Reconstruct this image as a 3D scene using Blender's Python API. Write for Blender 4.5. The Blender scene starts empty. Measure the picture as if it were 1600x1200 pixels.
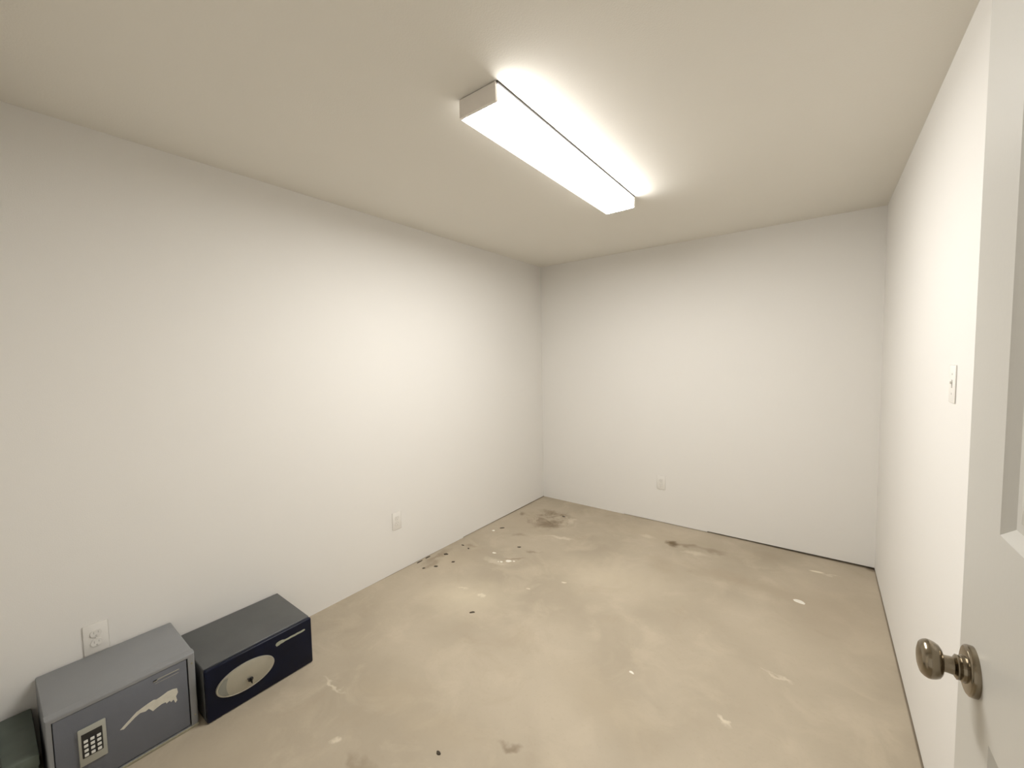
import bpy, bmesh, math, random
from mathutils import Vector, Matrix

# ------------------------------------------------------------------ camera, world, exposure
scene = bpy.context.scene
COL = scene.collection
W, H = 2.686, 2.44          # room width (x) and height (z); back wall at y = 0
YF = -3.69                  # inner face of the front (doorway) wall

def make_camera():
    F, yaw, pitch, roll = 637.78, -0.6482, -0.0604, -0.0184
    f = Vector((math.sin(yaw)*math.cos(pitch), math.cos(yaw)*math.cos(pitch), math.sin(pitch)))
    r0 = Vector((math.cos(yaw), -math.sin(yaw), 0)); u0 = r0.cross(f)
    r = math.cos(roll)*r0 + math.sin(roll)*u0
    u = -math.sin(roll)*r0 + math.cos(roll)*u0
    m = Matrix((( r.x, u.x, -f.x), (r.y, u.y, -f.y), (r.z, u.z, -f.z))).to_4x4()
    m.translation = Vector((2.3613, -3.6519, 1.4848))
    cd = bpy.data.cameras.new('camera')
    cd.sensor_fit = 'HORIZONTAL'; cd.sensor_width = 36; cd.lens = F/1600*36
    cd.clip_start = 0.02; cd.clip_end = 50
    c = bpy.data.objects.new('camera', cd); COL.objects.link(c); c.matrix_world = m
    scene.camera = c
make_camera()

wd = bpy.data.worlds.new('world'); scene.world = wd; wd.use_nodes = True
wd.node_tree.nodes['Background'].inputs[0].default_value = (1.0, 0.93, 0.82, 1)
wd.node_tree.nodes['Background'].inputs[1].default_value = 0.4

vs = scene.view_settings
vs.view_transform = 'Standard'; vs.look = 'None'; vs.gamma = 1.0
vs.use_curve_mapping = False
vs.exposure = 0.74

LENS_STRENGTH = 37.0         # the diffuser's bottom
SIDE_STRENGTH = 13.5         # its side next to the lit tube
DIM_STRENGTH = 1.2          # its side next to the unlit tube

# ------------------------------------------------------------------ material helpers
def new_mat(name):
    m = bpy.data.materials.new(name); m.use_nodes = True
    return m, m.node_tree, m.node_tree.nodes['Principled BSDF']

def lk(nt, a, b): nt.links.new(a, b)

def simple(name, col, rough=0.5, metal=0.0, var=0.0, vscale=30, bump=0.0, bscale=200, spec=None):
    m, nt, b = new_mat(name)
    b.inputs['Roughness'].default_value = rough; b.inputs['Metallic'].default_value = metal
    if spec is not None: b.inputs['Specular IOR Level'].default_value = spec
    tc = nt.nodes.new('ShaderNodeTexCoord')
    n = nt.nodes.new('ShaderNodeTexNoise'); n.inputs['Scale'].default_value = vscale; n.inputs['Detail'].default_value = 4
    lk(nt, tc.outputs['Object'], n.inputs['Vector'])
    mx = nt.nodes.new('ShaderNodeMix'); mx.data_type = 'RGBA'
    c = Vector(col)
    mx.inputs[6].default_value = (*(c*(1-var)), 1); mx.inputs[7].default_value = (*[min(1, v*(1+var)) for v in c], 1)
    lk(nt, n.outputs['Fac'], mx.inputs[0]); lk(nt, mx.outputs[2], b.inputs['Base Color'])
    if bump:
        n2 = nt.nodes.new('ShaderNodeTexNoise'); n2.inputs['Scale'].default_value = bscale; n2.inputs['Detail'].default_value = 3
        lk(nt, tc.outputs['Object'], n2.inputs['Vector'])
        bp = nt.nodes.new('ShaderNodeBump'); bp.inputs['Strength'].default_value = bump; bp.inputs['Distance'].default_value = 0.002
        lk(nt, n2.outputs['Fac'], bp.inputs['Height']); lk(nt, bp.outputs[0], b.inputs['Normal'])
    return m

def emissive(name, col, strength):
    m, nt, b = new_mat(name)
    b.inputs['Base Color'].default_value = (0.9, 0.9, 0.88, 1)
    b.inputs['Roughness'].default_value = 0.35
    b.inputs['Emission Color'].default_value = (*col, 1); b.inputs['Emission Strength'].default_value = strength
    return m

WALL = (0.805, 0.785, 0.745)
M_wall = simple('painted_drywall', WALL, 0.75, var=0.012, vscale=1.6, bump=0.12, bscale=260, spec=0.25)
M_ceil = simple('ceiling_paint', (0.80, 0.77, 0.70), 0.85, var=0.02, vscale=1.4, bump=0.25, bscale=180, spec=0.2)
M_gap = simple('dark_gap', (0.02, 0.014, 0.008), 0.9, var=0.3)
M_door = simple('door_paint', (0.56, 0.545, 0.50), 0.38, var=0.01, vscale=4, bump=0.05, bscale=120)
M_trim = simple('trim_paint', (0.80, 0.78, 0.74), 0.4)
M_plate = simple('white_plastic', (0.80, 0.775, 0.725), 0.7, spec=0.25)
M_slot = simple('slot_dark', (0.52, 0.50, 0.46), 0.6)
M_recept = simple('receptacle_plastic', (0.77, 0.745, 0.695), 0.7, spec=0.25)
M_white_metal = simple('white_enamel', (0.80, 0.78, 0.74), 0.4)
M_cap = simple('end_cap_plastic', (0.84, 0.79, 0.73), 0.5, var=0.03, vscale=8)
M_housing = simple('housing_shadow_line', (0.05, 0.046, 0.042), 0.8, spec=0.1)  # near-black colour stands in for the shadow gap between lens and ceiling
M_lens = emissive('lens_lit', (1.0, 0.985, 0.965), LENS_STRENGTH)
M_lens_side = emissive('lens_lit_side', (1.0, 0.985, 0.965), SIDE_STRENGTH)
M_lens_dim = emissive('lens_dim_side', (1.0, 0.97, 0.93), DIM_STRENGTH)
M_nickel = simple('satin_nickel', (0.27, 0.23, 0.17), 0.2, metal=1.0, var=0.06, vscale=60)
M_safe_grey = simple('grey_safe_paint', (0.235, 0.24, 0.245), 0.42, var=0.10, vscale=9, bump=0.25, bscale=420)
M_safe_door = simple('grey_safe_door_paint', (0.14, 0.15, 0.175), 0.42, var=0.10, vscale=9, bump=0.25, bscale=420)
M_safe_lip = simple('lit_grey_edge', (0.30, 0.28, 0.20), 0.5, var=0.2, vscale=40)  # light caught by the lower lip put into the colour; rivets share it
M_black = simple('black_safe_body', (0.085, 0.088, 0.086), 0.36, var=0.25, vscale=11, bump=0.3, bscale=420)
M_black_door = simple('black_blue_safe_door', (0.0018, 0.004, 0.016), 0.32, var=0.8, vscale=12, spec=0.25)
M_seam = simple('seam_black', (0.004, 0.004, 0.006), 0.8)
M_silver = simple('silver_plastic', (0.42, 0.40, 0.33), 0.30, metal=0.35, var=0.08, vscale=25)
M_silver_dk = simple('grey_silver_plastic', (0.27, 0.28, 0.25), 0.35, metal=0.3, var=0.08, vscale=25)
M_name = simple('silver_lettering', (0.36, 0.38, 0.30), 0.4, metal=0.2)
M_keypad = simple('keypad_grey', (0.38, 0.38, 0.33), 0.45, var=0.06, vscale=40)
M_keyblack = simple('keypad_black', (0.018, 0.018, 0.018), 0.4)
M_key = simple('button_white', (0.72, 0.72, 0.68), 0.4)
M_tape = simple('torn_white_tape', (0.62, 0.60, 0.52), 0.6, var=0.15, vscale=60)
M_stripe = simple('pale_stripe', (0.36, 0.35, 0.30), 0.5)
M_chip = simple('white_paint_chip', (0.82, 0.78, 0.68), 0.6, var=0.06, vscale=80)
M_fleck = simple('dark_fleck', (0.05, 0.036, 0.022), 0.8, var=0.3, vscale=200)
M_darkbox = simple('dark_green_box', (0.09, 0.11, 0.09), 0.5, var=0.4, vscale=14)
M_hall = simple('hall_paint', (0.6, 0.57, 0.5), 0.8)

# ---- concrete floor with its own stains
def floor_material():
    m, nt, b = new_mat('bare_concrete')
    tc = nt.nodes.new('ShaderNodeTexCoord'); P = tc.outputs['Object']
    def noise(scale, detail=5, rough=0.55, dist=0.0, vec=P):
        n = nt.nodes.new('ShaderNodeTexNoise'); n.inputs['Scale'].default_value = scale
        n.inputs['Detail'].default_value = detail; n.inputs['Roughness'].default_value = rough
        n.inputs['Distortion'].default_value = dist; lk(nt, vec, n.inputs['Vector']); return n
    def rng(v, a, b_, c=0.0, d=1.0, smooth=True):
        r = nt.nodes.new('ShaderNodeMapRange'); r.interpolation_type = 'SMOOTHSTEP' if smooth else 'LINEAR'
        lk(nt, v, r.inputs[0]); r.inputs[1].default_value = a; r.inputs[2].default_value = b_
        r.inputs[3].default_value = c; r.inputs[4].default_value = d; return r.outputs[0]
    def math_(op, a, b_):
        n = nt.nodes.new('ShaderNodeMath'); n.operation = op
        for i, v in enumerate((a, b_)):
            if isinstance(v, (int, float)): n.inputs[i].default_value = v
            else: lk(nt, v, n.inputs[i])
        return n.outputs[0]
    def mix(fac, A, Bc):
        n = nt.nodes.new('ShaderNodeMix'); n.data_type = 'RGBA'
        if isinstance(fac, (int, float)): n.inputs[0].default_value = fac
        else: lk(nt, fac, n.inputs[0])
        for i, v in ((6, A), (7, Bc)):
            if isinstance(v, tuple): n.inputs[i].default_value = (*v, 1)
            else: lk(nt, v, n.inputs[i])
        return n.outputs[2]
    # gently warped position so every stain gets a ragged outline
    wn = noise(9, 4); sub = nt.nodes.new('ShaderNodeVectorMath'); sub.operation = 'SUBTRACT'
    lk(nt, wn.outputs['Color'], sub.inputs[0]); sub.inputs[1].default_value = (0.5, 0.5, 0.5)
    sc = nt.nodes.new('ShaderNodeVectorMath'); sc.operation = 'SCALE'; lk(nt, sub.outputs[0], sc.inputs[0]); sc.inputs['Scale'].default_value = 0.16
    ad = nt.nodes.new('ShaderNodeVectorMath'); lk(nt, P, ad.inputs[0]); lk(nt, sc.outputs[0], ad.inputs[1])
    PW = ad.outputs[0]
    def blob(x, y, rx, ry, rot=0, soft=0.6, vec=None):
        mp = nt.nodes.new('ShaderNodeMapping'); mp.vector_type = 'TEXTURE'
        mp.inputs['Location'].default_value = (x, y, 0); mp.inputs['Rotation'].default_value = (0, 0, rot)
        mp.inputs['Scale'].default_value = (rx, ry, 1); lk(nt, vec or PW, mp.inputs['Vector'])
        fl = nt.nodes.new('ShaderNodeVectorMath'); fl.operation = 'MULTIPLY'; fl.inputs[1].default_value = (1, 1, 0)
        lk(nt, mp.outputs[0], fl.inputs[0])
        ln = nt.nodes.new('ShaderNodeVectorMath'); ln.operation = 'LENGTH'; lk(nt, fl.outputs[0], ln.inputs[0])
        return rng(ln.outputs['Value'], 1.0, 1.0-soft if soft < 1 else 0.0)
    base = mix(rng(noise(1.1, 4, 0.5, 0.4).outputs['Fac'], 0.32, 0.68), (0.385, 0.328, 0.245), (0.475, 0.408, 0.312))
    base = mix(math_('MULTIPLY', rng(noise(4.5, 6, 0.6, 0.6).outputs['Fac'], 0.45, 0.72), 0.40), base, (0.56, 0.48, 0.365))
    base = mix(math_('MULTIPLY', rng(noise(3.1, 6, 0.62, 0.9).outputs['Fac'], 0.55, 0.75), 0.35), base, (0.38, 0.31, 0.22))
    base = mix(math_('MULTIPLY', rng(noise(60, 3).outputs['Fac'], 0.55, 0.75), 0.16), base, (0.36, 0.29, 0.20))
    # broad worn and damp areas
    for (x, y, rx, ry, rot, col, s) in [
        (0.62, -1.85, 0.42, 0.30, 0.5, (0.64, 0.56, 0.42), 0.55),
        (1.25, -1.15, 0.70, 0.35, 0.2, (0.60, 0.52, 0.39), 0.35),
        (1.35, -0.30, 0.75, 0.20, 0.0, (0.42, 0.35, 0.25), 0.35),
        (1.95, -0.68, 0.60, 0.13, 0.0, (0.38, 0.31, 0.22), 0.55),
        (1.50, -0.78, 0.25, 0.14, -0.8, (0.37, 0.30, 0.21), 0.45),
        (2.45, -0.75, 0.40, 0.60, 0.0, (0.38, 0.31, 0.225), 0.40),
        (0.30, -0.62, 0.42, 0.42, 0.0, (0.40, 0.33, 0.24), 0.50),
        (0.20, -1.55, 0.22, 0.35, 0.0, (0.42, 0.35, 0.25), 0.40),
        (0.85, -2.60, 0.30, 0.14, 0.4, (0.42, 0.35, 0.25), 0.50),
        (1.15, -2.60, 0.35, 0.12, 0.3, (0.43, 0.36, 0.26), 0.45),
        (1.65, -2.10, 0.40, 0.18, -0.4, (0.43, 0.36, 0.26), 0.45)]:
        base = mix(math_('MULTIPLY', blob(x, y, rx, ry, rot, 1.0), s), base, col)
    # scrubbed dark swirl in the far left corner
    streak = rng(noise(7, 5, 0.6, 2.2).outputs['Fac'], 0.42, 0.66)
    base = mix(math_('MULTIPLY', math_('MULTIPLY', blob(0.40, -0.50, 0.30, 0.30, 0.0, 0.75), streak), 0.75), base, (0.17, 0.125, 0.075))
    base = mix(math_('MULTIPLY', blob(0.44, -0.62, 0.16, 0.13, 0.0, 0.9), 0.75), base, (0.17, 0.125, 0.075))
    base = mix(math_('MULTIPLY', blob(0.33, -0.36, 0.20, 0.07, 0.0, 0.9), 0.45), base, (0.2, 0.15, 0.09))
    # small stains, dark
    for (x, y, rx, ry, rot, s) in [
        (1.447, -0.375, 0.075, 0.045, 0.0, 0.95), (1.56, -0.345, 0.16, 0.05, 0.1, 0.45), (1.74, -0.33, 0.12, 0.05, 0.0, 0.35),
        (0.12, -1.72, 0.05, 0.12, 0.1, 0.4), (0.07, -1.62, 0.04, 0.22, 0.0, 0.4), (0.098, -0.55, 0.06, 0.07, 0.0, 0.55),
        (1.449, -2.49, 0.06, 0.03, 0.2, 0.55), (0.16, -1.33, 0.07, 0.04, 0, 0.35), (0.57, -1.28, 0.11, 0.02, 0.6, 0.5),
        (0.62, -1.12, 0.08, 0.02, 0.4, 0.4), (0.36, -0.93, 0.1, 0.05, 0.3, 0.35), (1.02, -2.86, 0.09, 0.03, 0.3, 0.3)]:
        base = mix(math_('MULTIPLY', blob(x, y, rx, ry, rot, 0.9), s), base, (0.15, 0.105, 0.055))
    # pale paint smears and scuffs
    for (x, y, rx, ry, rot, s) in [
        (2.44, -0.27, 0.07, 0.012, 0.2, 0.35), (2.078, -1.904, 0.055, 0.02, -0.9, 0.7),
        (0.858, -2.893, 0.03, 0.02, 0.2, 0.6), (0.60, -2.725, 0.11, 0.014, 0.0, 0.5), (0.54, -1.787, 0.03, 0.012, 0.3, 0.5),
        (0.677, -1.79, 0.02, 0.03, 0.0, 0.6), (0.877, -1.567, 0.025, 0.015, 0.2, 0.7), (1.031, -1.375, 0.025, 0.014, 0.5, 0.8),
        (1.63, -0.45, 0.12, 0.05, 0.1, 0.35), (1.24, -0.36, 0.10, 0.04, 0.0, 0.35), (2.233, -1.492, 0.07, 0.014, -0.3, 0.45),
        (0.47, -1.40, 0.14, 0.05, 0.1, 0.35), (0.66, -0.80, 0.16, 0.03, 0.3, 0.45), (0.58, -0.42, 0.05, 0.10, 0.6, 0.4)]:
        base = mix(math_('MULTIPLY', blob(x, y, rx, ry, rot, 0.8), s), base, (0.74, 0.67, 0.53))
    base = mix(math_('MULTIPLY', blob(2.37, -0.258, 0.052, 0.016, 0.12, 0.5, vec=P), 0.9), base, (0.74, 0.67, 0.53))
    # grime and contact shade, both painted along the foot of the walls
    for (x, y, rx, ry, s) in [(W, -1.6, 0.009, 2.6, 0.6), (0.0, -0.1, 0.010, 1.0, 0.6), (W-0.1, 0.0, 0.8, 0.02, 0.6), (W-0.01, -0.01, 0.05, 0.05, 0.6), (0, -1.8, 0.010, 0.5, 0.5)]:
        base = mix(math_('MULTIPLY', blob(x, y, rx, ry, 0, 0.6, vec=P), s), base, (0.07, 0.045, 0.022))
    lk(nt, base, b.inputs['Base Color'])
    lk(nt, rng(noise(5).outputs['Fac'], 0.3, 0.7, 0.55, 0.75), b.inputs['Roughness'])
    b.inputs['Specular IOR Level'].default_value = 0.3
    bp = nt.nodes.new('ShaderNodeBump'); bp.inputs['Strength'].default_value = 0.25; bp.inputs['Distance'].default_value = 0.003
    lk(nt, noise(45, 6).outputs['Fac'], bp.inputs['Height']); lk(nt, bp.outputs[0], b.inputs['Normal'])
    return m
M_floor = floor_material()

# ------------------------------------------------------------------ mesh helpers
def finish(name, bm, mats, parent=None, loc=(0, 0, 0), smooth=False):
    bmesh.ops.recalc_face_normals(bm, faces=bm.faces)
    me = bpy.data.meshes.new(name); bm.to_mesh(me); bm.free()
    for m in (mats if isinstance(mats, (list, tuple)) else [mats]): me.materials.append(m)
    if smooth:
        for p in me.polygons: p.use_smooth = True
        me.set_sharp_from_angle(angle=math.radians(35))
    o = bpy.data.objects.new(name, me); COL.objects.link(o); o.location = loc
    if parent: o.parent = parent
    return o

def box(bm, x0, x1, y0, y1, z0, z1, mi=0, bevel=0.0, seg=2):
    r = bmesh.ops.create_cube(bm, size=1.0); vs_ = r['verts']
    for v in vs_:
        v.co = Vector(((x0+x1)/2+v.co.x*(x1-x0), (y0+y1)/2+v.co.y*(y1-y0), (z0+z1)/2+v.co.z*(z1-z0)))
    fs = {f for v in vs_ for f in v.link_faces}
    for f in fs: f.material_index = mi
    if bevel:
        es = list({e for v in vs_ for e in v.link_edges})
        r = bmesh.ops.bevel(bm, geom=es, offset=bevel, segments=seg, affect='EDGES', profile=0.5)
        for f in r['faces']: f.material_index = mi

def newbm(): return bmesh.new()

def struct(name, bm, mats):
    o = finish(name, bm, mats); o['kind'] = 'structure'; return o

def thing(name, label, cat, loc=(0, 0, 0), group=None):
    o = bpy.data.objects.new(name, None); COL.objects.link(o); o.location = loc
    o.empty_display_size = 0.05
    o['label'] = label; o['category'] = cat
    if group: o['group'] = group
    return o

def tag(o, label, cat, group=None):
    o['label'] = label; o['category'] = cat
    if group: o['group'] = group
    return o

def lathe(prof, axis='x', n=48):
    """prof: list of (t, r); turned about +axis."""
    bm = newbm(); rings = []
    for t, r in prof:
        ring = []
        if r < 1e-6: ring = [bm.verts.new((t, 0, 0))]
        else:
            for k in range(n):
                a = 2*math.pi*k/n
                ring.append(bm.verts.new((t, r*math.cos(a), r*math.sin(a))))
        rings.append(ring)
    for A, B in zip(rings, rings[1:]):
        if len(A) == 1 and len(B) == 1: continue
        for k in range(n):
            k2 = (k+1) % n
            if len(A) == 1: bm.faces.new((A[0], B[k], B[k2]))
            elif len(B) == 1: bm.faces.new((A[k], B[0], A[k2]))
            else: bm.faces.new((A[k], B[k], B[k2], A[k2]))
    return bm

def extrude_outline(pts, thick, axis='x'):
    """flat outline in (a, b) extruded along +x (axis x: (y,z)) or +z (axis z: (x,y))."""
    bm = newbm()
    mk = (lambda a, b, t: (t, a, b)) if axis == 'x' else (lambda a, b, t: (a, b, t))
    lo = [bm.verts.new(mk(a, b, 0)) for a, b in pts]; hi = [bm.verts.new(mk(a, b, thick)) for a, b in pts]
    bm.faces.new(lo[::-1]); bm.faces.new(hi)
    for i in range(len(pts)):
        j = (i+1) % len(pts); bm.faces.new((lo[i], lo[j], hi[j], hi[i]))
    return bm

# ------------------------------------------------------------------ room shell
T = 0.12
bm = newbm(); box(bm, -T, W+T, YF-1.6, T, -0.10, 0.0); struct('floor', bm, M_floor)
bm = newbm(); box(bm, -T, W+T, YF-1.6, T, H, H+0.10); struct('ceiling', bm, M_ceil)

# left wall: face at x=0; hairline shadow gap at the floor near the far corner
bm = newbm()
box(bm, -T, 0, YF-T, T, 0.005, H)
box(bm, -T, 0, YF-T, -1.25, 0.0, 0.005)
box(bm, -T, -0.02, -1.25, T, 0.0, 0.005, 1)
struct('wall_left', bm, [M_wall, M_gap])
# back wall: face at y=0; drywall stops short of the slab on its right half
GX = 1.627
bm = newbm()
box(bm, 0, W, 0, T, 0.011, H)
box(bm, 0, 0.9, 0, T, 0.0, 0.011)
box(bm, 0.9, GX, 0.0, T, 0.004, 0.011)
box(bm, 0.9, W, 0.04, T, 0.0, 0.011, 1)
struct('wall_back', bm, [M_wall, M_gap])
# right wall
bm = newbm()
box(bm, W, W+T, YF-T, T, 0.005, H)
box(bm, W+0.03, W+T, YF-T, T, 0.0, 0.005, 1)
struct('wall_right', bm, [M_wall, M_gap])
# front wall with the doorway the photograph is taken from
DX0, DX1, DZ = 1.640, 2.566, 2.055
bm = newbm()
box(bm, 0, DX0-0.02, YF-T, YF, 0, H); box(bm, DX1+0.02, W, YF-T, YF, 0, H); box(bm, DX0-0.02, DX1+0.02, YF-T, YF, DZ+0.02, H)
struct('wall_front', bm, M_wall)
bm = newbm()
box(bm, DX0-0.02, DX0, YF-T-0.01, YF+0.002, 0, DZ); box(bm, DX1, DX1+0.02, YF-T-0.01, YF+0.002, 0, DZ)
box(bm, DX0-0.02, DX1+0.02, YF-T-0.01, YF+0.002, DZ, DZ+0.02)
box(bm, DX0-0.08, DX0-0.006, YF, YF+0.014, 0, DZ+0.07, bevel=0.003); box(bm, DX1+0.012, W-0.002, YF, YF+0.014, 0, DZ+0.07, bevel=0.003)
box(bm, DX0-0.08, W-0.002, YF, YF+0.014, DZ+0.006, DZ+0.078, bevel=0.003)
struct('trim_1', bm, M_trim)

# ------------------------------------------------------------------ open door, folded back along the right wall
DFX = 2.550            # visible face
DY0, DY1 = -3.630, -2.718
def build_door():
    bm = newbm()
    th = 0.035; z0, z1 = 0.012, 2.04
    cols = [(DY0+0.140, (DY0+DY1)/2-0.05), ((DY0+DY1)/2+0.05, DY1-0.140)]
    rows = [(0.26, 0.955), (1.245, 1.832)]
    ys = sorted({DY0, DY1, *[v for c in cols for v in c]}); zs = sorted({z0, z1, *[v for c in rows for v in c]})
    for face, sgn in ((DFX, 1), (DFX+th, -1)):
        def V(y, z, d=0.0): return bm.verts.new((face + sgn*d, y, z))
        for i in range(len(ys)-1):
            for j in range(len(zs)-1):
                a, b_, c, d = ys[i], ys[i+1], zs[j], zs[j+1]
                is_panel = any(abs(a-p[0]) < 1e-6 and abs(b_-p[1]) < 1e-6 for p in cols) and any(abs(c-q[0]) < 1e-6 and abs(d-q[1]) < 1e-6 for q in rows)
                if not is_panel:
                    bm.faces.new((V(a, c), V(b_, c), V(b_, d), V(a, d)))
                else:
                    steps = [(0, 0), (0.004, 0.003), (0.014, 0.010), (0.026, 0.010), (0.060, 0.002)]
                    prev = None
                    for ins, dep in steps:
                        ring = [V(a+ins, c+ins, dep), V(b_-ins, c+ins, dep), V(b_-ins, d-ins, dep), V(a+ins, d-ins, dep)]
                        if prev:
                            for k in range(4): bm.faces.new((prev[k], prev[(k+1) % 4], ring[(k+1) % 4], ring[k]))
                        prev = ring
                    bm.faces.new(prev)
    x0, x1 = DFX, DFX+th
    for q in ([(x0, DY0, z0), (x1, DY0, z0), (x1, DY0, z1), (x0, DY0, z1)], [(x0, DY1, z0), (x1, DY1, z0), (x1, DY1, z1), (x0, DY1, z1)],
              [(x0, DY0, z0), (x1, DY0, z0), (x1, DY1, z0), (x0, DY1, z0)], [(x0, DY0, z1), (x1, DY0, z1), (x1, DY1, z1), (x0, DY1, z1)]):
        bm.faces.new([bm.verts.new(v) for v in q])
    bmesh.ops.remove_doubles(bm, verts=bm.verts, dist=1e-5)
    d = struct('door_1', bm, M_door)
    # knobs, one on either face
    for fx, s, lab in ((DFX, -1, True), (DFX+th, 1, False)):
        KY, KZ = -2.790, 1.0135
        ros = lathe([(0, 0), (0, .0350), (.0060, .0352), (.0078, .0346), (.0086, .0332), (.0096, .0325), (.0104, .0300), (.0109, .022), (.0112, 0)])
        stem = lathe([(.0085, 0), (.0085, .0195), (.0145, .0185), (.0158, .0165), (.0172, .0172), (.0195, .0172), (.0210, .0150), (.0225, .0125), (.030, .0118), (.036, .0122), (.036, 0)])
        ball = lathe([(.0335, 0), (.0335, .0125), (.0350, .0190), (.0380, .0235), (.0430, .0262), (.0470, .0274), (.0510, .0274), (.0550, .0258), (.0582, .0232), (.0596, .0212), (.0600, .0200), (.0618, .0140), (.0628, .0065), (.0630, 0)])
        kroot = None
        for nm, b2 in (('knob_rosette', ros), ('knob_stem', stem), ('knob', ball)):
            for v in b2.verts: v.co = Vector((fx + s*v.co.x*(0.97 if s < 0 else 1), KY+v.co.y, KZ+v.co.z))
            if kroot is None:
                kroot = finish('door_handle', b2, M_nickel, d, smooth=True)
                if lab: kroot['label'] = 'satin nickel round door knob and rosette'
            else: finish(nm, b2, M_nickel, kroot, smooth=True)
    # latch plate on the free edge
    b3 = newbm(); box(b3, DFX+0.006, DFX+0.029, DY1-0.0005, DY1+0.0015, 0.975, 1.032, bevel=0.0006)
    box(b3, DFX+0.011, DFX+0.024, DY1+0.001, DY1+0.009, 0.990, 1.016, bevel=0.002)
    finish('door_latch', b3, M_nickel, d)
    # hinges at the jamb side
    for z in (0.25, 1.02, 1.80):
        b4 = newbm(); box(b4, DFX-0.001, DFX+0.030, DY0-0.002, DY0+0.0005, z-0.045, z+0.045)
        r = bmesh.ops.create_cone(b4, cap_ends=True, segments=20, radius1=0.0065, radius2=0.0065, depth=0.092)
        for v in r['verts']: v.co += Vector((DFX-0.004, DY0-0.006, z))
        box(b4, DFX-0.004, DFX+0.02, DY0-0.006-0.001, DY0-0.006+0.001, z-0.045, z+0.045)
        finish('door_hinge', b4, M_nickel, d)
    # the leaf stands just short of square to the doorway
    piv = Vector((DFX, DY1, 0))
    d.matrix_world = Matrix.Translation(piv) @ Matrix.Rotation(math.radians(0.8), 4, 'Z') @ Matrix.Translation(-piv)
build_door()

# ------------------------------------------------------------------ ceiling light
def ceiling_light():
    X0, X1, Y0, Y1 = 1.280, 1.452, -2.515, -1.209
    ZB = H-0.0674
    t = thing('ceiling_light', 'long white fluorescent wraparound ceiling light, lit, in the middle of the ceiling', 'ceiling light', ((X0+X1)/2, (Y0+Y1)/2, H))
    cx, cy = (X0+X1)/2, (Y0+Y1)/2
    def F(name, bm, mats, **k):
        bmesh.ops.translate(bm, verts=bm.verts, vec=(-cx, -cy, -H)); return finish(name, bm, mats, t, **k)
    b = newbm(); box(b, X0+0.001, X1+0.005, Y0+0.006, Y1-0.004, H-0.0065, H-0.0002); F('housing', b, M_housing)
    # acrylic lens: bottom, two sides, small rounded corners
    y0, y1 = Y0+0.012, Y1-0.012
    prof = [(X0+0.001, H-0.004), (X0+0.0005, ZB+0.008), (X0+0.003, ZB+0.0025), (X0+0.008, ZB+0.0005), (X1-0.008, ZB+0.0005), (X1-0.003, ZB+0.0025), (X1-0.0005, ZB+0.008), (X1-0.001, H-0.004)]
    mi = [2, 2, 2, 0, 1, 1, 1]
    b = newbm(); A = [b.verts.new((x, y0, z)) for x, z in prof]; B = [b.verts.new((x, y1, z)) for x, z in prof]
    for i in range(len(prof)-1):
        f = b.faces.new((A[i], A[i+1], B[i+1], B[i])); f.material_index = mi[i]
    f = b.faces.new(A[::-1]); f.material_index = 2; f = b.faces.new(B); f.material_index = 2
    f = b.faces.new((A[0], B[0], B[-1], A[-1])); f.material_index = 2
    F('lens', b, [M_lens, M_lens_side, M_lens_dim])
    # end caps; the far one stands a little proud of the lens
    for (ya, yb, pr, nm) in ((Y0, Y0+0.013, 0.0, 'near'), (Y1-0.013, Y1, 0.0035, 'far')):
        b = newbm(); box(b, X0-pr, X1+pr, ya, yb, ZB-pr*0.4, H-0.003 if nm == 'near' else H-0.0002, bevel=0.0015)
        o = F('end_cap', b, M_cap if nm == 'near' else M_white_metal)
    # rim bead along the dim lower edge of the lens
    b = newbm(); box(b, X0-0.0015, X0+0.002, y0, y1, ZB-0.0008, ZB+0.003, bevel=0.0008); F('lens_rim', b, M_lens_dim)
ceiling_light()

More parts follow.
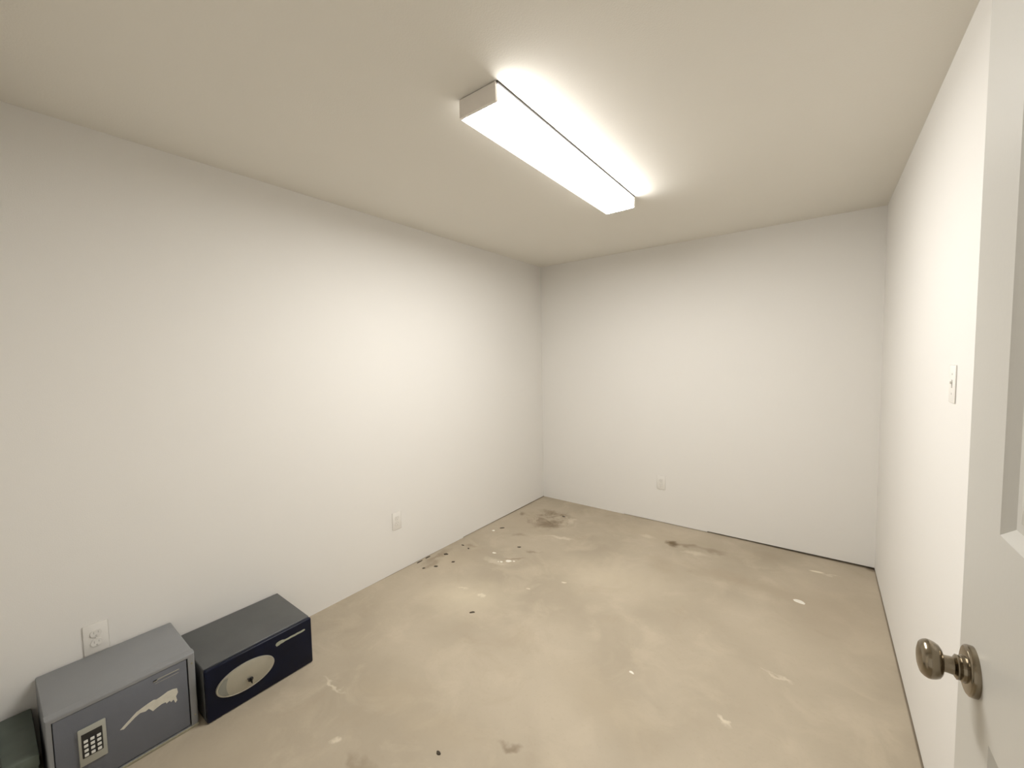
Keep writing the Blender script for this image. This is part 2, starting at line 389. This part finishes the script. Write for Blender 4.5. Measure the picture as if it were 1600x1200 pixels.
# ------------------------------------------------------------------ safes
def grey_safe():
    x0, x1, y0, y1, z1 = 0.006, 0.338, -3.577, -3.170, 0.312
    cx, cy = (x0+x1)/2, (y0+y1)/2
    t = thing('safe', 'grey steel safe with a number keypad, standing against the left wall', 'safe', (cx, cy, 0))
    def F(name, bm, mats, parent=t, **k):
        bmesh.ops.translate(bm, verts=bm.verts, vec=(-cx, -cy, 0)); return finish(name, bm, mats, parent, **k)
    # body shell with an open, recessed front
    b = newbm()
    w = 0.014
    box(b, x0, x1-0.03, y0, y1, 0.0, z1, bevel=0.006)
    outer = [(y0, 0.0), (y1, 0.0), (y1, z1), (y0, z1)]; inner = [(y0+w, 0.012), (y1-0.024, 0.012), (y1-0.024, z1-w), (y0+w, z1-w)]
    def ins(r, d): return [(r[0][0]+d, r[0][1]), (r[1][0]-d, r[1][1]), (r[2][0]-d, r[2][1]-d), (r[3][0]+d, r[3][1]-d)]
    loops = [(x1-0.034, ins(outer, 0.0)), (x1-0.007, ins(outer, 0.0)), (x1-0.0035, ins(outer, 0.001)), (x1-0.001, ins(outer, 0.0035)), (x1, ins(outer, 0.007)), (x1, inner), (x1-0.034, inner)]
    rs = [[b.verts.new((x, y, z)) for y, z in L] for x, L in loops]
    for A, B in zip(rs, rs[1:]):
        for k in range(4): b.faces.new((A[k], A[(k+1) % 4], B[(k+1) % 4], B[k]))
    F('body', b, M_safe_grey, smooth=True)
    b = newbm(); box(b, x1-0.034, x1+0.003, y0, y1, 0.0, 0.010, bevel=0.002); F('bottom_lip', b, M_safe_lip)['label'] = 'lower lip, coloured pale for the light it catches'
    b = newbm(); box(b, x1-0.033, x1-0.024, y0+w-0.002, y1-0.022, 0.008, z1-w+0.002); F('door_recess', b, M_seam)
    b = newbm(); box(b, x1-0.026, x1-0.001, y0+w+0.002, y1-0.028, 0.016, z1-w-0.0015, bevel=0.003); door = F('door', b, M_safe_door, smooth=True)
    fx = x1-0.001
    # keypad
    b = newbm(); box(b, fx, fx+0.007, -3.507, -3.437, 0.095, 0.229, bevel=0.003); kp = F('keypad', b, M_keypad, door, smooth=True); kp['label'] = 'light grey keypad plate'
    b = newbm(); box(b, fx+0.006, fx+0.0085, -3.499, -3.447, 0.124, 0.210, bevel=0.001); kb = F('key_panel', b, M_keyblack, kp)
    for r in range(4):
        for c in range(3):
            b = newbm(); yy = -3.489+c*0.0162; zz = 0.1330+r*0.0165
            box(b, fx+0.008, fx+0.0105, yy-0.0052, yy+0.0052, zz-0.0050, zz+0.0050, bevel=0.0012)
            F('key_button', b, M_key, kp)
    # thin pale name strip near the top of the door
    b = newbm(); box(b, fx, fx+0.0012, -3.302, -3.222, 0.2700, 0.2735); box(b, fx, fx+0.0012, -3.302, -3.290, 0.2665, 0.2735)
    box(b, fx, fx+0.001, -3.296, -3.224, 0.2585, 0.2597)
    F('name_strip', b, M_stripe, door)['label'] = 'thin pale strip near the top of the safe door'
    # torn white tape, ragged towards the hinge side
    pts_y0, pts = None, [(-3.402, .152), (-3.392, .148), (-3.378, .1575), (-3.360, .170), (-3.345, .1765), (-3.330, .172), (-3.320, .1755), (-3.309, .158), (-3.296, .163), (-3.282, .167),
                 (-3.270, .166), (-3.268, .159), (-3.258, .1635), (-3.254, .155), (-3.246, .160), (-3.241, .143), (-3.235, .150), (-3.238, .168), (-3.231, .180), (-3.233, .198),
                 (-3.246, .203), (-3.262, .2045), (-3.280, .199), (-3.296, .1955), (-3.305, .200), (-3.322, .1965), (-3.340, .1915), (-3.355, .187), (-3.370, .176), (-3.388, .163)]
    b = extrude_outline(pts, 0.0012); bmesh.ops.translate(b, verts=b.verts, vec=(fx, 0, 0)); bmesh.ops.triangulate(b, faces=b.faces)
    F('torn_tape', b, M_tape, door)['label'] = 'torn strip of white tape'
    # hinge screws
    for z in (0.05, 0.27):
        b = newbm(); r = bmesh.ops.create_cone(b, cap_ends=True, segments=16, radius1=0.0035, radius2=0.003, depth=0.002)
        for v in r['verts']: v.co = Vector((x1+0.0008+v.co.z*0.5, y1-0.011+v.co.x, z+v.co.y))
        F('rivet', b, M_safe_lip)
grey_safe()

def black_safe():
    x0, x1, y0, y1, z1 = 0.006, 0.352, -3.152, -2.712, 0.228
    cx, cy = (x0+x1)/2, (y0+y1)/2; fx = 0.376
    t = thing('safe', 'low black safe with a silver oval dial plate, right of the grey keypad safe', 'safe', (cx, cy, 0))
    def F(name, bm, mats, parent=t, **k):
        bmesh.ops.translate(bm, verts=bm.verts, vec=(-cx, -cy, 0)); return finish(name, bm, mats, parent, **k)
    b = newbm(); box(b, x0, x1, y0, y1, 0.0, z1, bevel=0.005, seg=3); F('body', b, M_black, smooth=True)
    b = newbm(); box(b, x1-0.002, x1+0.003, y0+0.006, y1-0.006, 0.006, z1-0.006); F('door_seal', b, M_seam)
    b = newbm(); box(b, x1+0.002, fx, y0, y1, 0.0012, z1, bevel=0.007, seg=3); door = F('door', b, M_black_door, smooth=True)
    # oval dial plate: domed ellipse with a raised rim
    oy, oz, a, h = -3.004, 0.1200, 0.1145, 0.0610
    def ell(prof, nm, mat, par, lab=None):
        b = newbm(); n = 64; rings = []
        for s, t_ in prof:
            rings.append([b.verts.new((fx+t_, oy+a*s*math.cos(2*math.pi*k/n), oz+h*s*math.sin(2*math.pi*k/n))) for k in range(n)])
        for A, B in zip(rings, rings[1:]):
            for k in range(n): b.faces.new((A[k], A[(k+1) % n], B[(k+1) % n], B[k]))
        b.faces.new(rings[-1])
        o = F(nm, b, mat, par, smooth=True)
        if lab: o['label'] = lab
        return o
    dial = ell([(1.0, -0.001), (1.0, 0.004), (0.985, 0.0065), (0.96, 0.0072), (0.935, 0.0062), (0.80, 0.0085), (0.5, 0.011), (0.2, 0.0122), (0.05, 0.0124)], 'dial_plate', M_silver, door, 'silver oval dial plate')
    # darker half-moon segment at its left end
    b = newbm(); n = 20; top = []; bot = []
    ring = [(oy+a*0.93*math.cos(an), oz+h*0.93*math.sin(an)) for an in [math.radians(180-38+76*k/n) for k in range(n+1)]]
    inner = [(oy-a*0.62-0.008*math.sin(math.pi*k/n), oz+h*0.60-(h*1.20)*k/n) for k in range(n+1)]
    for (p, q) in zip(ring, inner):
        top.append((b.verts.new((fx+0.0076, *p)), b.verts.new((fx+0.0112, *q)), b.verts.new((fx+0.005, *p)), b.verts.new((fx+0.005, *q))))
    for k in range(n):
        A, B = top[k], top[k+1]
        b.faces.new((A[0], B[0], B[1], A[1])); b.faces.new((A[1], B[1], B[3], A[3])); b.faces.new((A[0], A[2], B[2], B[0]))
    F('dial_segment', b, M_silver_dk, dial, smooth=True)['label'] = 'darker grey end of the dial plate'
    # key hole with a short dark key
    b = lathe([(0, 0), (0, .0105), (.003, .0105), (.0045, .0085), (.0045, 0)], n=28)
    for v in b.verts: v.co += Vector((fx+0.0105, -2.992, 0.100))
    lockr = F('keyhole', b, M_keyblack, dial, smooth=True)
    b = newbm(); box(b, fx+0.014, fx+0.030, -2.9935, -2.9905, 0.088, 0.111, bevel=0.001)
    box(b, fx+0.014, fx+0.020, -3.006, -2.992, 0.1085, 0.1115, bevel=0.001)
    F('key', b, M_keyblack, dial)['label'] = 'dark key in the lock'
    # name lettering: one joined pale script strip, taller at its left end
    pts = [(-2.876, .1765), (-2.866, .1765), (-2.858, .1795), (-2.846, .1795), (-2.838, .1815), (-2.824, .1805), (-2.810, .1815), (-2.795, .1805), (-2.780, .1815), (-2.765, .1805), (-2.752, .1815), (-2.745, .1840),
           (-2.746, .1890), (-2.754, .1905), (-2.766, .1890), (-2.780, .1905), (-2.796, .1895), (-2.812, .1905), (-2.826, .1890), (-2.840, .1900), (-2.850, .1945), (-2.864, .1955), (-2.876, .1925), (-2.880, .1850)]
    b = extrude_outline([(y, z-0.001) for y, z in pts], 0.0012); bmesh.ops.translate(b, verts=b.verts, vec=(fx-0.0002, 0, 0)); bmesh.ops.triangulate(b, faces=b.faces)
    F('name_strip', b, M_name, door)['label'] = 'raised silver name strip at the top right of the door'
black_safe()

def dark_box():
    x0, x1, y0, y1, z1 = 0.008, 0.315, -3.672, -3.592, 0.205
    cx, cy = (x0+x1)/2, (y0+y1)/2
    t = thing('storage_box', 'narrow dark green box at the far left, beside the grey keypad safe', 'box', (cx, cy, 0))
    def F(name, bm, mats, parent=t, **k):
        bmesh.ops.translate(bm, verts=bm.verts, vec=(-cx, -cy, 0)); return finish(name, bm, mats, parent, **k)
    b = newbm(); box(b, x0+0.003, x1-0.003, y0+0.003, y1-0.003, 0, z1-0.04, bevel=0.004); F('body', b, M_darkbox, smooth=True)
    b = newbm(); box(b, x0, x1, y0, y1, z1-0.042, z1, bevel=0.005); F('lid', b, M_darkbox, smooth=True)
dark_box()

# ------------------------------------------------------------------ wall plates
def outlet(label, loc, rot, group='duplex wall outlets'):
    """built facing +x in local space, then rotated about z."""
    t = thing('wall_outlet', label, 'outlet', loc, group); t.rotation_euler = (0, 0, rot)
    b = newbm(); box(b, 0, 0.0038, -0.0375, 0.0375, -0.062, 0.062, bevel=0.0035); finish('cover_plate', b, M_plate, t, smooth=True)
    for dz in (-0.0195, 0.0195):
        n = 24; pts = []
        for k in range(n):
            an = 2*math.pi*k/n; pts.append((0.0172*math.cos(an), max(-0.0138, min(0.0138, 0.0172*math.sin(an)))+dz))
        b = extrude_outline(pts, 0.0022); bmesh.ops.translate(b, verts=b.verts, vec=(0.005, 0, 0)); r = finish('receptacle', b, M_recept, t)
        b = newbm()
        box(b, 0.0068, 0.0076, -0.0078, -0.0056, dz-0.001, dz+0.0085); box(b, 0.0068, 0.0076, 0.0056, 0.0078, dz+0.0005, dz+0.0085)
        box(b, 0.0068, 0.0076, -0.0025, 0.0025, dz-0.0105, dz-0.006)
        finish('slot', b, M_slot, r)
    b = lathe([(0, 0), (0, .0034), (.0009, .003), (.0013, 0)], n=16)
    for v in b.verts: v.co.x += 0.0053
    finish('screw', b, M_recept, t)
    return t
outlet('white wall outlet low on the left wall, nearer the far corner', (0.0002, -1.910, 0.366), 0)
outlet('white wall outlet on the left wall just above the grey keypad safe', (0.0002, -3.408, 0.372), 0)
outlet('white wall outlet low on the back wall', (1.246, -0.0002, 0.362), -math.pi/2)

def switch():
    t = thing('light_switch', 'white light switch on the right wall', 'light switch', (W-0.0002, -1.845, 1.385)); t.rotation_euler = (0, 0, math.pi)
    b = newbm(); box(b, 0, 0.0032, -0.036, 0.036, -0.058, 0.058, bevel=0.0028); finish('cover_plate', b, M_plate, t, smooth=True)
    b = newbm(); box(b, 0.0028, 0.0040, -0.006, 0.006, -0.0125, 0.0125); finish('switch_frame', b, M_slot, t)
    b = newbm(); box(b, 0.0032, 0.0092, -0.0042, 0.0042, 0.0, 0.0085, bevel=0.0015); finish('toggle', b, M_plate, t)
    for z in (-0.030, 0.030):
        b = lathe([(0, 0), (0, .0034), (.0009, .003), (.0013, 0)], n=16)
        for v in b.verts: v.co += Vector((0.0029, 0, z))
        finish('screw', b, M_slot, t)
switch()

# ------------------------------------------------------------------ litter on the slab
rnd = random.Random(4)
def flake(name, x, y, rx, ry, rot, th, mat, label, cat, group):
    n = 9; pts = []
    for k in range(n):
        a = 2*math.pi*k/n; r = rnd.uniform(0.72, 1.12)
        px, py = rx*r*math.cos(a), ry*r*math.sin(a)
        pts.append((px*math.cos(rot)-py*math.sin(rot), px*math.sin(rot)+py*math.cos(rot)))
    b = extrude_outline(pts, th, axis='z')
    for v in b.verts:
        if v.co.z > th*0.5: v.co.x *= 0.86; v.co.y *= 0.86; v.co.z *= rnd.uniform(0.7, 1.2)
    o = finish(name, b, mat, loc=(x, y, 0.0001))
    tag(o, label, cat, group)

G1 = 'white paint chips on the concrete floor'
for (x, y, rx, ry, rot, lab) in [
    (2.289, -0.735, 0.038, 0.020, -0.3, 'largest white paint chip, near the right end of the floor'),
    (1.681, -1.861, 0.013, 0.008, -0.2, 'tiny white paint chip alone in the middle foreground floor'),
    (0.555, -1.350, 0.024, 0.017, 0.5, 'white paint chip, biggest in the cluster left of the floor middle'),
    (0.590, -1.330, 0.010, 0.007, 0.2, 'small white chip touching the right end of the chip cluster'),
    (0.520, -1.388, 0.012, 0.008, 0.1, 'small white chip at the left of the chip cluster'),
    (0.500, -1.400, 0.008, 0.006, 0.4, 'tiniest white chip, leftmost of the chip cluster'),
    (0.119, -0.997, 0.014, 0.015, 0.1, 'white paint chip lying close to the left wall'),
    (0.386, -1.312, 0.019, 0.009, 0.3, 'white paint chip between the left wall and the chip cluster')]:
    flake('paint_chip', x, y, rx, ry, rot, 0.0025, M_chip, lab, 'paint chip', G1)
G2 = 'dark debris flecks on the concrete floor'
for (x, y, rx, ry, rot, lab) in [
    (0.149, -0.911, 0.022, 0.009, 0.9, 'dark splinter near the left wall, close to the far corner stain'),
    (0.462, -0.379, 0.020, 0.009, -0.2, 'dark fleck on the swirled stain in the far corner'),
    (0.096, -1.540, 0.018, 0.013, 0.7, 'dark fleck, darkest of those along the left wall'),
    (0.171, -1.713, 0.015, 0.011, 0.8, 'dark fleck just in front of the flecks by the left wall'),
    (0.754, -1.958, 0.019, 0.007, 0.75, 'short dark twig on the open floor left of centre'),
    (1.237, -2.672, 0.012, 0.008, 0.1, 'dark crumb at the front edge of the floor'),
    (0.227, -1.594, 0.013, 0.008, 0.9, 'brown fleck right of the dark flecks by the left wall'),
    (0.120, -1.782, 0.012, 0.008, 0.9, 'brown fleck nearest the safes, by the left wall'),
    (0.096, -1.356, 0.014, 0.005, 0.2, 'thin brown sliver by the left wall'),
    (0.172, -1.371, 0.010, 0.007, -0.3, 'small brown crumb beside the thin sliver'),
    (0.487, -1.125, 0.016, 0.007, 0.7, 'dark sliver behind the white chip cluster'),
    (0.022, -1.735, 0.006, 0.030, 0.0, 'dark strip of debris against the foot of the left wall, nearer the safes'),
    (0.020, -1.655, 0.006, 0.024, 0.0, 'dark strip of debris against the foot of the left wall, nearer the far corner')]:
    flake('debris_fleck', x, y, rx, ry, rot, 0.003, M_fleck, lab, 'debris', G2)
